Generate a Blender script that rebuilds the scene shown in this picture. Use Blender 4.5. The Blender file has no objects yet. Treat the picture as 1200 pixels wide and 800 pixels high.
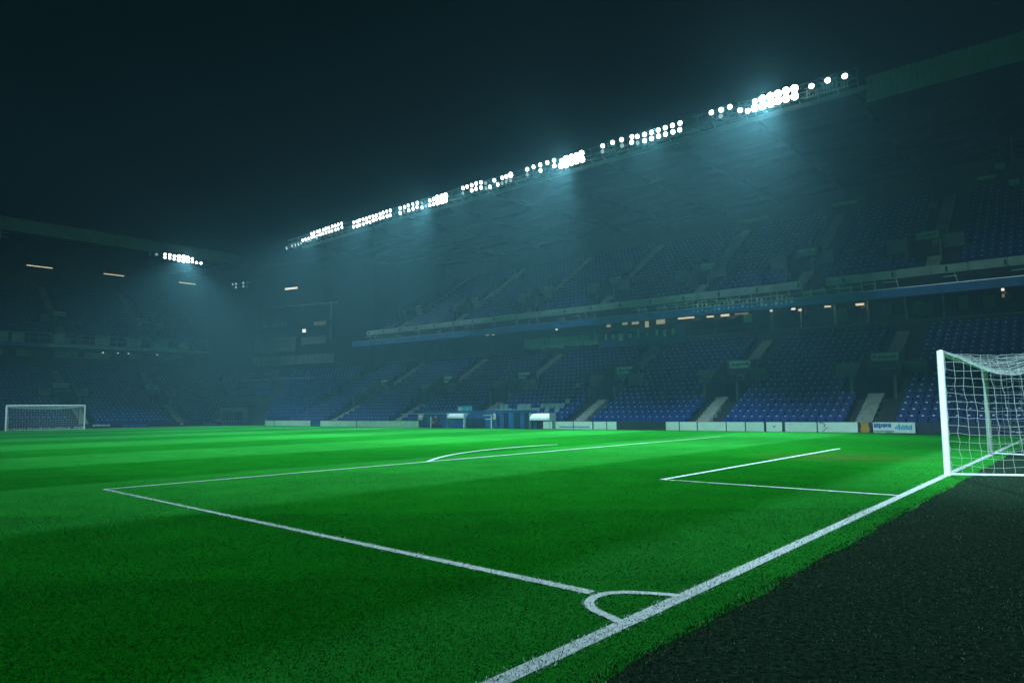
import bpy, bmesh, math, random
import numpy as np
from mathutils import Vector, Matrix
random.seed(7); RNG = np.random.default_rng(7)
SC = bpy.context.scene; COL = SC.collection
R = math.radians

# ------------------------------------------------------------------ materials
def mat(name, col, rough=0.6, metal=0.0, var=0.18, scale=3.0, spec=0.4, bump=0.0):
    m = bpy.data.materials.new(name); m.use_nodes = True
    nt = m.node_tree; b = nt.nodes['Principled BSDF']
    b.inputs['Roughness'].default_value = rough; b.inputs['Metallic'].default_value = metal
    b.inputs['Specular IOR Level'].default_value = spec
    tc = nt.nodes.new('ShaderNodeTexCoord'); nz = nt.nodes.new('ShaderNodeTexNoise')
    nz.inputs['Scale'].default_value = scale; nz.inputs['Detail'].default_value = 5; nz.inputs['Roughness'].default_value = 0.65
    nt.links.new(tc.outputs['Object'], nz.inputs['Vector'])
    rp = nt.nodes.new('ShaderNodeValToRGB')
    rp.color_ramp.elements[0].position = 0.3; rp.color_ramp.elements[1].position = 0.7
    lo = [max(0, c*(1-var)) for c in col]; hi = [min(1, c*(1+var)) for c in col]
    rp.color_ramp.elements[0].color = (*lo, 1); rp.color_ramp.elements[1].color = (*hi, 1)
    nt.links.new(nz.outputs['Fac'], rp.inputs['Fac']); nt.links.new(rp.outputs['Color'], b.inputs['Base Color'])
    if bump:
        bp = nt.nodes.new('ShaderNodeBump'); bp.inputs['Strength'].default_value = bump; bp.inputs['Distance'].default_value = 0.02
        nt.links.new(nz.outputs['Fac'], bp.inputs['Height']); nt.links.new(bp.outputs['Normal'], b.inputs['Normal'])
    return m

def emit(name, col, strength):
    m = bpy.data.materials.new(name); m.use_nodes = True
    nt = m.node_tree; b = nt.nodes['Principled BSDF']
    b.inputs['Base Color'].default_value = (0.6, 0.6, 0.6, 1)
    b.inputs['Emission Color'].default_value = (*col, 1); b.inputs['Emission Strength'].default_value = strength
    try: m.cycles.emission_sampling = 'NONE'
    except Exception: pass
    return m

M = {}
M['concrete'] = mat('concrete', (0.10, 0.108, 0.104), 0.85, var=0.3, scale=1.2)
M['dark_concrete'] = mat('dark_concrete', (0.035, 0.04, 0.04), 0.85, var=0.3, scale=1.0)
M['step'] = mat('stair_concrete', (0.30, 0.31, 0.27), 0.85, var=0.25, scale=2.5)
M['vom'] = mat('painted_concrete', (0.11, 0.13, 0.12), 0.75, var=0.3, scale=1.5)
M['void'] = mat('interior_shade', (0.012, 0.012, 0.012), 0.9, var=0.2)
M['seat'] = mat('blue_seat_plastic', (0.0012, 0.024, 0.16), 0.5, var=0.45, scale=1.7, spec=0.15)
M['plate'] = mat('number_plate_glint', (0.30, 0.38, 0.42), 0.3, var=0.6, scale=1.1)
M['white_seat'] = mat('white_seat_plastic', (0.22, 0.36, 0.36), 0.35, var=0.25, scale=2.0)
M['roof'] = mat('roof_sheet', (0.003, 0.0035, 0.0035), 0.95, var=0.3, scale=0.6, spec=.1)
M['fascia'] = mat('pale_fascia', (0.15, 0.165, 0.19), 0.6, var=0.18, scale=0.9)
M['barrier'] = mat('barrier_panel', (0.42, 0.47, 0.45), 0.6, var=0.22, scale=1.1)
M['blue_band'] = mat('blue_band', (0.02, 0.12, 0.46), 0.5, var=0.35, scale=0.8)
M['blue_wall'] = mat('blue_wall', (0.015, 0.08, 0.28), 0.6, var=0.35, scale=1.2)
M['dark_blue'] = mat('navy_panel', (0.006, 0.015, 0.06), 0.5, var=0.3)
M['steel'] = mat('galvanised_steel', (0.45, 0.5, 0.5), 0.4, 0.7, var=0.2, scale=4)
M['white_metal'] = mat('white_paint_metal', (0.80, 0.82, 0.82), 0.35, var=0.06, scale=6)
M['board'] = mat('white_board', (0.82, 0.86, 0.85), 0.45, var=0.09, scale=1.3)
M['board2'] = mat('off_white_board', (0.76, 0.82, 0.81), 0.5, var=0.12, scale=1.9)
M['frame'] = mat('dark_frame', (0.03, 0.035, 0.035), 0.6)
M['black'] = mat('black_panel', (0.012, 0.014, 0.015), 0.6, var=0.4)
M['yellow'] = mat('amber_panel', (0.55, 0.27, 0.02), 0.5, var=0.25, scale=3)
M['ink_blue'] = mat('blue_lettering', (0.02, 0.14, 0.45), 0.5)
M['ink_cyan'] = mat('cyan_lettering', (0.05, 0.42, 0.55), 0.5)
M['ink_white'] = mat('pale_lettering', (0.6, 0.66, 0.66), 0.5)
M['ink_dark'] = mat('dark_lettering', (0.05, 0.07, 0.08), 0.5)
M['glass'] = mat('dark_glass', (0.02, 0.025, 0.025), 0.12, var=0.3, spec=0.6)
M['dim_panel'] = mat('dim_panel', (0.07, 0.085, 0.08), 0.6, var=0.3, scale=1.2)
M['pale_panel'] = mat('pale_glazed_panel', (0.30, 0.40, 0.40), 0.4, var=0.3, scale=1.5)
M['teal_sign'] = mat('teal_sign', (0.03, 0.40, 0.50), 0.5, var=0.3)
M['net'] = mat('net_cord', (0.40, 0.44, 0.44), 0.7, var=0.1)
M['lit_window'] = emit('lit_window', (1.0, 0.80, 0.48), .55)
M['warm_tube'] = emit('warm_tube', (1.0, 0.74, 0.46), 1.9)
M['warm_dim'] = emit('warm_dim_tube', (1.0, 0.62, 0.30), .4)
M['bulb'] = emit('bulb', (1.0, 0.92, 0.80), 2.6)
M['lens'] = emit('floodlight_lens', (0.86, 0.97, 1.0), 22.0)
M['lens_dim'] = emit('floodlight_lens_dim', (0.75, 0.95, 1.0), 0.8)
M['lens_hot'] = emit('floodlight_lens_hot', (0.95, 1.0, 1.0), 60.0)
M['skin'] = mat('skin', (0.45, 0.27, 0.19), 0.55, var=0.1)
M['dark_cloth'] = mat('dark_red_cloth', (0.07, 0.018, 0.018), 0.85)
M['light_cloth'] = mat('light_cloth', (0.5, 0.48, 0.45), 0.85)
M['navy_cloth'] = mat('navy_cloth', (0.02, 0.04, 0.10), 0.85)
M['hair'] = mat('hair', (0.02, 0.015, 0.01), 0.7)
M['sign'] = mat('sign_panel', (0.60, 0.64, 0.62), 0.5, var=0.15, scale=6)

# ------------------------------------------------------------------ mesh builder
class MB:
    """Collects geometry in (s, t, z) of a frame; fn maps it to local coordinates."""
    def __init__(s, fn=None): s.v = []; s.f = []; s.fn = fn or (lambda a, b, c: (a, b, c))
    def add(s, vs, fs):
        o = len(s.v); s.v += [s.fn(*p) for p in vs]; s.f += [tuple(i+o for i in f) for f in fs]
    def box(s, a0, a1, b0, b1, c0, c1):
        s.add([(a0,b0,c0),(a1,b0,c0),(a1,b1,c0),(a0,b1,c0),(a0,b0,c1),(a1,b0,c1),(a1,b1,c1),(a0,b1,c1)],
              [(0,3,2,1),(4,5,6,7),(0,1,5,4),(1,2,6,5),(2,3,7,6),(3,0,4,7)])
    def prism(s, prof, a0, a1):                      # profile in (t, z), extruded along s
        n = len(prof)
        s.add([(a0,b,c) for b, c in prof]+[(a1,b,c) for b, c in prof],
              [tuple(range(n))[::-1], tuple(range(n, 2*n))]+[(i,(i+1)%n,n+(i+1)%n,n+i) for i in range(n)])
    def bar(s, p, q, r=0.03, n=6):
        p = Vector(p); q = Vector(q); d = (q-p)
        if d.length < 1e-6: return
        d.normalize(); u = d.orthogonal().normalized(); w = d.cross(u)
        ring = [(math.cos(2*math.pi*k/n+.4)*r, math.sin(2*math.pi*k/n+.4)*r) for k in range(n)]
        vs = [tuple(p+u*a+w*b) for a, b in ring]+[tuple(q+u*a+w*b) for a, b in ring]
        s.add(vs, [(k,(k+1)%n,n+(k+1)%n,n+k) for k in range(n)]+[tuple(range(n))[::-1], tuple(range(n,2*n))])
    def poly(s, pts, c0, c1):                        # flat outline in (a, b), thickness c0..c1
        n = len(pts)
        s.add([(a,b,c0) for a, b in pts]+[(a,b,c1) for a, b in pts],
              [tuple(range(n))[::-1], tuple(range(n,2*n))]+[(i,(i+1)%n,n+(i+1)%n,n+i) for i in range(n)])
    def build(s, name, m, parent=None):
        me = bpy.data.meshes.new(name); me.from_pydata(s.v, [], s.f); me.validate(); me.update()
        bm = bmesh.new(); bm.from_mesh(me); bmesh.ops.recalc_face_normals(bm, faces=bm.faces); bm.to_mesh(me); bm.free()
        me.materials.append(m if not isinstance(m, str) else M[m])
        o = bpy.data.objects.new(name, me); COL.objects.link(o)
        if parent: o.parent = parent
        return o

def tag(o, label=None, cat=None, group=None, kind=None):
    if label: o['label'] = label
    if cat: o['category'] = cat
    if group: o['group'] = group
    if kind: o['kind'] = kind
    return o
def empty(name, loc=(0,0,0), rz=0.0, label=None, cat=None, group=None):
    o = bpy.data.objects.new(name, None); COL.objects.link(o)
    o.location = loc; o.rotation_euler = (0,0,rz); o.empty_display_size = .2
    return tag(o, label, cat, group)

# ------------------------------------------------------------------ frames of the place (metres)
UG = Vector((0.6622, 0.7493, 0)); VG = Vector((-0.7493, 0.6622, 0))     # along the goal line / into the pitch
GC = Vector((11.07, 15.81, 0))                                            # centre of the near goal
def G(u, v, z=0): p = GC+UG*u+VG*v; return (p.x, p.y, z)
# long stand: s runs to the far corner, t runs back from the boards
OL = Vector((20.38, 33.32, 0)); DL = Vector((-.7563, .6542, 0)); NL = Vector((.6542, .7563, 0))
def L(s, t, z=0): p = OL+DL*s+NL*t; return Vector((p.x, p.y, z))
RZ_L = math.atan2(-DL.y, -DL.x)
# stand behind the far goal
OF = Vector((-49.56, 70.15, 0)); RZ_F = math.atan2(UG.y, UG.x)
def F(s, t, z=0): p = OF+UG*s+VG*t; return Vector((p.x, p.y, z))

# ------------------------------------------------------------------ ground
def pitch_material(name='turf', gain=1.0, bump=.35):
    m = bpy.data.materials.new(name); m.use_nodes = True; nt = m.node_tree; b = nt.nodes['Principled BSDF']
    b.inputs['Roughness'].default_value = .95; b.inputs['Specular IOR Level'].default_value = 0
    ge = nt.nodes.new('ShaderNodeNewGeometry')
    def dot(v, off):
        n = nt.nodes.new('ShaderNodeVectorMath'); n.operation = 'DOT_PRODUCT'; n.inputs[1].default_value = v
        nt.links.new(ge.outputs['Position'], n.inputs[0])
        a = nt.nodes.new('ShaderNodeMath'); a.operation = 'ADD'; a.inputs[1].default_value = off
        nt.links.new(n.outputs['Value'], a.inputs[0]); return a.outputs[0]
    dv = dot(tuple(VG), -GC.dot(VG)); du = dot(tuple(UG), -GC.dot(UG))
    n1 = nt.nodes.new('ShaderNodeTexNoise'); n1.inputs['Scale'].default_value = .16; n1.inputs['Detail'].default_value = 4
    n2 = nt.nodes.new('ShaderNodeTexNoise'); n2.inputs['Scale'].default_value = 22; n2.inputs['Detail'].default_value = 6; n2.inputs['Roughness'].default_value = .75
    n3 = nt.nodes.new('ShaderNodeTexNoise'); n3.inputs['Scale'].default_value = 1.1; n3.inputs['Detail'].default_value = 5
    for n in (n1, n2, n3): nt.links.new(ge.outputs['Position'], n.inputs['Vector'])
    def wave(x, per, ph):
        a = nt.nodes.new('ShaderNodeMath'); a.operation = 'MULTIPLY_ADD'; a.inputs[1].default_value = 2*math.pi/per; a.inputs[2].default_value = ph
        nt.links.new(x, a.inputs[0]); s = nt.nodes.new('ShaderNodeMath'); s.operation = 'SINE'; nt.links.new(a.outputs[0], s.inputs[0])
        k = nt.nodes.new('ShaderNodeMapRange'); k.inputs['From Min'].default_value = -.12; k.inputs['From Max'].default_value = .12
        nt.links.new(s.outputs[0], k.inputs['Value']); return k.outputs['Result']
    st = wave(dv, 11.6, 2.4); s2 = wave(du, 13.0, .6)
    def mix(fac, A, B, f=None, bt='MIX'):
        x = nt.nodes.new('ShaderNodeMix'); x.data_type = 'RGBA'; x.blend_type = bt
        for i, w in ((6, A), (7, B)):
            if isinstance(w, tuple): x.inputs[i].default_value = (*w, 1)
            else: nt.links.new(w, x.inputs[i])
        if f is not None: x.inputs[0].default_value = f
        else: nt.links.new(fac, x.inputs[0])
        return x.outputs[2]
    c = mix(st, (.0055, .135, .0045), (.015, .195, .018))
    c2 = mix(s2, (.93, .95, .93), (1.06, 1.04, 1.06)); c = mix(None, c, c2, 1.0, 'MULTIPLY')
    r1 = nt.nodes.new('ShaderNodeMapRange'); r1.inputs['From Min'].default_value = .3; r1.inputs['From Max'].default_value = .7
    r1.inputs['To Min'].default_value = .9; r1.inputs['To Max'].default_value = 1.08; nt.links.new(n1.outputs['Fac'], r1.inputs['Value'])
    r2 = nt.nodes.new('ShaderNodeMapRange'); r2.inputs['From Min'].default_value = .25; r2.inputs['From Max'].default_value = .75
    r2.inputs['To Min'].default_value = .7*gain; r2.inputs['To Max'].default_value = 1.3*gain; nt.links.new(n2.outputs['Fac'], r2.inputs['Value'])
    r3 = nt.nodes.new('ShaderNodeMapRange'); r3.inputs['From Min'].default_value = .3; r3.inputs['From Max'].default_value = .7
    r3.inputs['To Min'].default_value = .85; r3.inputs['To Max'].default_value = 1.12; nt.links.new(n3.outputs['Fac'], r3.inputs['Value'])
    for r in (r1, r2, r3): c = mix(None, c, r.outputs['Result'], 1.0, 'MULTIPLY')
    # bare patch worn in front of the goal
    w = nt.nodes.new('ShaderNodeVectorMath'); w.operation = 'DISTANCE'; w.inputs[1].default_value = G(.6, 3.2)
    nt.links.new(ge.outputs['Position'], w.inputs[0])
    wr = nt.nodes.new('ShaderNodeMapRange'); wr.inputs['From Min'].default_value = .3; wr.inputs['From Max'].default_value = 2.6
    wr.inputs['To Min'].default_value = .75; wr.inputs['To Max'].default_value = 0; nt.links.new(w.outputs['Value'], wr.inputs['Value'])
    wm = nt.nodes.new('ShaderNodeMath'); wm.operation = 'MULTIPLY'; nt.links.new(wr.outputs['Result'], wm.inputs[0]); nt.links.new(n3.outputs['Fac'], wm.inputs[1])
    c = mix(wm.outputs[0], c, (.10, .09, .03))
    nt.links.new(c, b.inputs['Base Color'])
    bp = nt.nodes.new('ShaderNodeBump'); bp.inputs['Strength'].default_value = bump; bp.inputs['Distance'].default_value = .03
    nt.links.new(n2.outputs['Fac'], bp.inputs['Height']); nt.links.new(bp.outputs['Normal'], b.inputs['Normal'])
    return m
M['turf'] = pitch_material()
M['track'] = mat('dark_artificial_turf', (.014, .030, .017), 1.0, var=.75, scale=26, spec=0.0, bump=.5)
M['tarmac'] = mat('tarmac', (.045, .047, .047), .85, var=.25, scale=.8)
M['paint'] = mat('line_paint', (.42, .46, .45), .7, var=.3, scale=30)
M['blade'] = pitch_material('grass_blade', 1.05, .0)
M['blade_light'] = pitch_material('grass_blade_light', 1.35, .0)
M['blade_white'] = mat('painted_blade', (.55, .60, .60), .7, var=.2, scale=9)
M['bristle'] = mat('dull_bristle', (.15, .22, .175), 1.0, var=.6, scale=2.4, spec=0.0)
M['straw'] = mat('dry_blade', (.13, .10, .045), .8, var=.4, scale=5)

def sheet(name, pts, z, m, kind='structure', thick=.02):
    b = MB(); b.poly(pts, z-thick, z); o = b.build(name, m); o['kind'] = kind; return o
sheet('ground', [(-100,-16),(58,-16),(58,122),(-100,122)], -.03, 'tarmac')
pa = [L(-16,-.12), L(70,-.12), F(22,-.05), F(-22,-.05)]
cs = [G(-60,30), G(-60,-.42), G(-30,-.42)]
pitch_pts = [G(-62,-1.2)[:2], G(32,-1.2)[:2], G(32,76)[:2], G(-62,76)[:2]]
sheet('pitch', pitch_pts, 0.0, 'turf')
# dark artificial turf behind the goal line, with a ragged edge
edge = []
u = -40.0
while u < 22:
    amp = 1.0 if -20 < u < 4 else 0
    edge.append(G(u, -.40-.0083*u+amp*(.018*math.sin(u*2.3)+.012*math.sin(u*5.9+1)+random.uniform(-.008,.008)))[:2]); u += random.uniform(.03,.07) if amp else 1.0
sheet('track', edge+[G(22,-14)[:2], G(-40,-14)[:2]], .004, 'track', thick=.03)

# painted lines
LINES = []      # (p, q, half width, name, label)
LW = .066
def seg(p, q, w=LW): LINES.append(((p[0],p[1]), (q[0],q[1]), w))
LZ = [.0020]
def line_object(name, polys, w=LW):
    b = MB(); LZ[0] += .0006
    for pts in polys:
        n = len(pts); l = []; r = []
        for i in range(n):
            a = Vector(pts[max(i-1,0)][:2]); c = Vector(pts[min(i+1,n-1)][:2]); d = (c-a).normalized(); nn = Vector((-d.y, d.x))
            p = Vector(pts[i][:2]); k = .78 if p.y < 17 else (.9 if p.y < 22 else .72); l.append(p+nn*w*k); r.append(p-nn*w*k)
        for i in range(n-1): seg(pts[i], pts[i+1], w)
        vs = [(p.x,p.y,LZ[0]) for p in l]+[(p.x,p.y,LZ[0]) for p in r]
        b.add(vs, [(i,i+1,n+i+1,n+i) for i in range(n-1)])
    o = b.build(name, 'paint'); o['kind'] = 'structure'; return o
PAV, PAU, SXV, SXU = 11.6, -15.05, 4.15, -7.62
GL = lambda u: -.0083*u+.005
line_object('goal_line', [[G(q_, GL(q_)) for q_ in range(-24, 23, 2)]], .072)
line_object('penalty_area_line', [[G(PAU,.70), G(PAU,PAV), G(12,PAV)]])
line_object('goal_area_line', [[G(SXU,.08), G(SXU,SXV), G(4.4,SXV)]])
arc = []
Rr = 10.95; vc = 14.25-Rr
a0 = math.asin((PAV-vc)/Rr)
for i in range(15, 41):
    a = a0+(math.pi-2*a0)*i/40; arc.append(G(Rr*math.cos(a), vc+Rr*math.sin(a)))
line_object('penalty_arc_line', [arc])
def catmull(P, k=6):
    out = []
    for i in range(len(P)-1):
        p = [Vector(P[max(0,min(len(P)-1,j))]) for j in (i-1,i,i+1,i+2)]
        for q in range(k):
            t = q/k; out.append(.5*((2*p[1])+(p[2]-p[0])*t+(2*p[0]-5*p[1]+4*p[2]-p[3])*t*t+(3*p[1]-p[0]-3*p[2]+p[3])*t**3))
    out.append(Vector(P[-1])); return out
ARC = [(1.24,4.872),(1.15,4.905),(1.00,4.955),(.84,4.985),(.69,4.96),(.59,4.88),(.53,4.74),(.54,4.58),(.62,4.42),(.71,4.24)]
line_object('corner_arc_line', [catmull([(*p, 0) for p in ARC])], .045)
line_object('far_area_line', [[(-20.2,58.2,0), (-12.5,56.7,0)]], .09)

# ------------------------------------------------------------------ grass blades near the camera
def blades():
    segs = np.array([(p[0],p[1],q[0],q[1],w) for p, q, w in LINES if min(p[1],q[1]) < 30])
    bands = [(2.9,5.5,9000,.0056,.0068),(5.5,9,3800,.0080,.0066),(9,15,1000,.012,.006),(15,24,240,.021,.005)]
    V = []; MI = []; F_ = 0
    for (y0,y1,den,wd,ht) in bands:
        area = .86*(y1*y1-y0*y0); n = int(area*den)
        y = np.sqrt(RNG.random(n)*(y1*y1-y0*y0)+y0*y0); x = (RNG.random(n)*2-1)*.86*y
        gx = x-GC.x; gy = y-GC.y; vv = gx*VG.x+gy*VG.y; uu = gx*UG.x+gy*UG.y
        edge_j = -.40-.0083*uu+RNG.normal(0,.05,n)-RNG.exponential(.035,n)+.02*np.sin(uu*5.1)*np.sin(uu*1.7+1)
        track = vv < edge_j
        keep = np.ones(n, bool); keep[track] = RNG.random(track.sum()) < .28
        x, y, vv, track, edge_j, uu = x[keep], y[keep], vv[keep], track[keep], edge_j[keep], uu[keep]; n = len(x)
        white = np.zeros(n, bool)
        for (ax,ay,bx,by,w) in segs:
            dx, dy = bx-ax, by-ay; l2 = dx*dx+dy*dy
            t = np.clip(((x-ax)*dx+(y-ay)*dy)/l2,0,1); dd = np.hypot(x-ax-t*dx, y-ay-t*dy)
            white |= dd < w*(1.0+.22*RNG.normal(0,1,n))
        white &= ~track
        white &= RNG.random(n) < .95
        h = ht*(.55+.8*RNG.random(n)); h[track] *= 1.5
        ang = RNG.random(n)*2*np.pi; lean = h*(.5+1.1*RNG.random(n)); la = RNG.random(n)*2*np.pi
        h[white] *= 1.6; fr = (~track) & (vv < -.33-.0083*uu); h[fr] *= 2.2; lean[fr] *= 1.3
        w = wd*(.6+.8*RNG.random(n))*.5
        cx, sx = np.cos(ang)*w, np.sin(ang)*w
        vs = np.zeros((n,3,3), np.float32)
        z0 = -.001
        vs[:,0] = np.stack([x-cx, y-sx, np.full(n,z0)],1); vs[:,1] = np.stack([x+cx, y+sx, np.full(n,z0)],1)
        vs[:,2] = np.stack([x+np.cos(la)*lean, y+np.sin(la)*lean, h],1)
        V.append(vs.reshape(-1,3))
        mi = np.where(RNG.random(n) < .22, 1, 0); mi[white] = 2; mi[track] = 3
        near_edge = (np.abs(vv-edge_j) < .07) & (RNG.random(n) < .4); mi[near_edge] = 4
        mi[(RNG.random(n) < .008) & (mi < 2)] = 4
        MI.append(mi)
    V = np.concatenate(V); MI = np.concatenate(MI).astype(np.int32); nf = len(MI)
    me = bpy.data.meshes.new('grass'); me.vertices.add(len(V)); me.vertices.foreach_set('co', V.ravel())
    me.loops.add(nf*3); me.loops.foreach_set('vertex_index', np.arange(nf*3, dtype=np.int32))
    me.polygons.add(nf); me.polygons.foreach_set('loop_start', np.arange(nf, dtype=np.int32)*3)
    for k in ('blade','blade_light','blade_white','bristle','straw'): me.materials.append(M[k])
    me.polygons.foreach_set('material_index', MI); me.polygons.foreach_set('use_smooth', np.ones(nf, bool)); me.update(calc_edges=True); me.validate()
    nr = RNG.normal(0,.22,(nf,3)); nr[:,2] = 1.0; nr /= np.linalg.norm(nr,axis=1)[:,None]
    me.normals_split_custom_set_from_vertices(np.repeat(nr,3,axis=0).tolist())
    o = bpy.data.objects.new('grass', me); COL.objects.link(o)
    tag(o, 'short green grass blades covering the near pitch', 'grass', kind='stuff')
blades()

# ------------------------------------------------------------------ seats
def seat_geom():
    """tip-up stadium seat, base at the origin, facing -t: (verts, faces)"""
    b = MB()
    b.prism([(.06,.30),(.11,.30),(.20,.80),(.155,.82)], -.215, .215)        # backrest
    b.prism([(-.02,.34),(.05,.30),(.10,.60),(.06,.70),(.03,.68)], -.20, .20)     # folded seat pan
    b.box(-.03,.03,.02,.14,0,.36)
    n0 = len(b.f)
    b.prism([(.139,.755),(.150,.815),(.146,.815),(.135,.755)], -.055, .055)       # number plate, kept pale as a painted highlight speck on each seat
    return np.array(b.v, np.float32), b.f, n0
SV, SF, SN = seat_geom()
def seats_mesh(name, spots, m, parent=None):
    """spots: (x, y, z, rot) in the parent's space"""
    n = len(spots); nv = len(SV); A = np.zeros((n, nv, 3), np.float32)
    for i, (x,y,z,r) in enumerate(spots):
        c, s = math.cos(r), math.sin(r); A[i,:,0] = SV[:,0]*c-SV[:,1]*s+x; A[i,:,1] = SV[:,0]*s+SV[:,1]*c+y; A[i,:,2] = SV[:,2]+z
    fs = [tuple(k+i*nv for k in f) for i in range(n) for f in SF]
    me = bpy.data.meshes.new(name); me.from_pydata(A.reshape(-1,3).tolist(), [], fs)
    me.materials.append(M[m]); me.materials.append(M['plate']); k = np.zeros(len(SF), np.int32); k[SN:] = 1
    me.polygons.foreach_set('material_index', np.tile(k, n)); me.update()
    o = bpy.data.objects.new(name, me); COL.objects.link(o); o.parent = parent; return o

# ------------------------------------------------------------------ stands
PITCH_ROW = .72
def terrace(fn, name, root, s0, s1, t0, z0, rise, rows, holes, aisles, m='dark_concrete'):
    """stepped terrace; holes: [(s, half width, row0, row1)]"""
    b = MB(fn)
    for i in range(rows):
        t = t0+i*PITCH_ROW; z = z0+i*rise
        cuts = sorted([(h[0]-h[1], h[0]+h[1]) for h in holes if h[2] <= i < h[3]])
        a = s0
        for c0, c1 in cuts+[(s1, s1)]:
            if c0 > a: b.box(a, min(c0, s1), t, t+PITCH_ROW+.05, z-rise-.25, z)
            a = max(a, c1)
    b.build(name, m, root)
    for s in aisles:
        runs, cur = [], []
        for i in range(rows):
            if any(abs(s-h[0]) < h[1]+.3 and h[2] <= i < h[3] for h in holes):
                if cur: runs.append(cur)
                cur = []
            else: cur.append(i)
        if cur: runs.append(cur)
        for run in runs:
            prof = []
            for i in run:                                # one continuous flight: two treads to a row
                t = t0+i*PITCH_ROW; z = z0+i*rise
                prof += [(t+.003-(.006 if i == run[0] else 0), z+.004 if i == run[0] else z+.012), (t+.003, z+rise*.5), (t+PITCH_ROW*.5, z+rise*.5), (t+PITCH_ROW*.5, z+rise+.012), (t+PITCH_ROW-.003, z+rise+.012)]
            a0, a1 = run[0], run[-1]
            prof += [(t0+a1*PITCH_ROW+PITCH_ROW-.003, z0+a1*rise-.15), (t0+a0*PITCH_ROW, z0+a0*rise-.15)]
            a = MB(fn); a.prism(prof, s-.80, s+.05); a.build('stairway', 'step', root)

def vomitory(fn, root, s, w, t0, z0, rise, r0, r1):
    """entrance opening through the terrace, with side walls, lintel and sign"""
    ta = t0+r0*PITCH_ROW; tb = t0+r1*PITCH_ROW; za = z0+r0*rise; zb = z0+r1*rise; fl = za-.4
    b = MB(fn)
    for sd in (-1, 1):
        x0, x1 = sorted((s+sd*w, s+sd*(w-.16)))
        b.prism([(ta-.1, fl), (tb+.1, fl), (tb+.1, zb+1.0), (tb-.5, zb+.95), (ta+.7, za+1.05), (ta-.1, za+1.0)], x0+.003*sd, x1+.003*sd)
        c0, c1 = sorted((s+sd*w, s+sd*(w+1.3)))
        b.prism([(tb-1.6, zb-.7), (tb-1.48, zb-.7), (tb-1.48, zb+.28), (tb-1.6, zb+.28)], c0+.004, c1-.004)
    b.box(s-w+.165, s+w-.165, tb-.05, tb+.1, fl+2.05, zb+1.0)
    o = b.build('vomitory_wall', 'vom', root)
    d = MB(fn); d.box(s-w+.17, s+w-.17, ta, tb+.05, fl-.1, fl); d.box(s-w+.17, s+w-.17, tb+.02, tb+.06, fl, fl+2.04); d.build('passage', 'void', o)  # near-black floor and end panel: shade of the passage put into the colour
    g = MB(fn); g.box(s-w*.62, s+w*.62, tb-.10, tb-.055, zb+.42, zb+.92); p = g.build('sign', 'sign', o)
    k = MB(fn)
    x = s-w*.52
    while x < s+w*.5:
        ww = random.uniform(.05,.14); k.box(x, x+ww, tb-.107, tb-.10, zb+.55+random.uniform(0,.06), zb+.72+random.uniform(0,.1)); x += ww+.04
    k.build('lettering', 'ink_dark', o)

SEATS = []      # (world x, y, z, rot, block, row, tier)
def collect_seats(world, rot, s0, s1, t0, z0, rise, rows, holes, aisles, tier, kf):
    sp = .50
    for i in range(rows):
        t = t0+i*PITCH_ROW+.30; n = int((s1-s0)/sp)
        for j in range(n):
            s = s0+.25+j*sp
            if any(s-.25 < a+.4 and s+.25 > a-1.55 for a in aisles): continue
            if any(abs(s-h[0]) < h[1]+.35 and h[2]-1 <= i < h[3]+1 for h in holes): continue
            if any(h[0]-h[1]-1.6 < s < h[0]+h[1]+1.6 and i in (h[3]-3, h[3]-2) for h in holes): continue
            z = z0+i*rise; p = world(s, t, z+kf(s, z)); SEATS.append((p.x, p.y, p.z, rot, s, i, tier))

# --- the long stand
long_stand = empty('football_stand', (OL.x, OL.y, 0), RZ_L, 'long two tier stand of blue seats along the far touchline under the row of floodlights', 'grandstand')
def kl(s, z): return .0185*s*max(0, min(1, (z-3.5)/5.0)) if z > 3.5 else 0
def fl_(s, t, z): return (-s, t, z+kl(s, z))
S0, S1 = -18.0, 62.0
LA = [3.0, 12.5, 22.3, 33.2, 43.6, 54.2]
LH = [(a-.2, 1.25, 6, 11) for a in LA]
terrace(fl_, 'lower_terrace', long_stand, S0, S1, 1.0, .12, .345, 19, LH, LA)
for h in LH: vomitory(fl_, long_stand, h[0], h[1], 1.0, .12, .345, h[2], h[3])
collect_seats(L, RZ_L, S0, S1, 1.0, .12, .345, 19, LH, LA, 'lower', kl)
UA = [0.9, 9.4, 18.0, 27.6, 36.9, 47.3, 57.6]
UH = [(a+.3, 1.1, 4, 7) for a in UA]
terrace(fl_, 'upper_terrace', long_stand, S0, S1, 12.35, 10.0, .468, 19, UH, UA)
for h in UH: vomitory(fl_, long_stand, h[0], h[1], 12.35, 10.0, .468, h[2], h[3])
collect_seats(L, RZ_L, S0, S1, 12.35, 10.0, .468, 19, UH, UA, 'upper', kl)
b = MB(fl_); b.box(S0, S1, .75, .95, -.02, .55); b.build('front_wall', 'blue_wall', long_stand)
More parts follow.
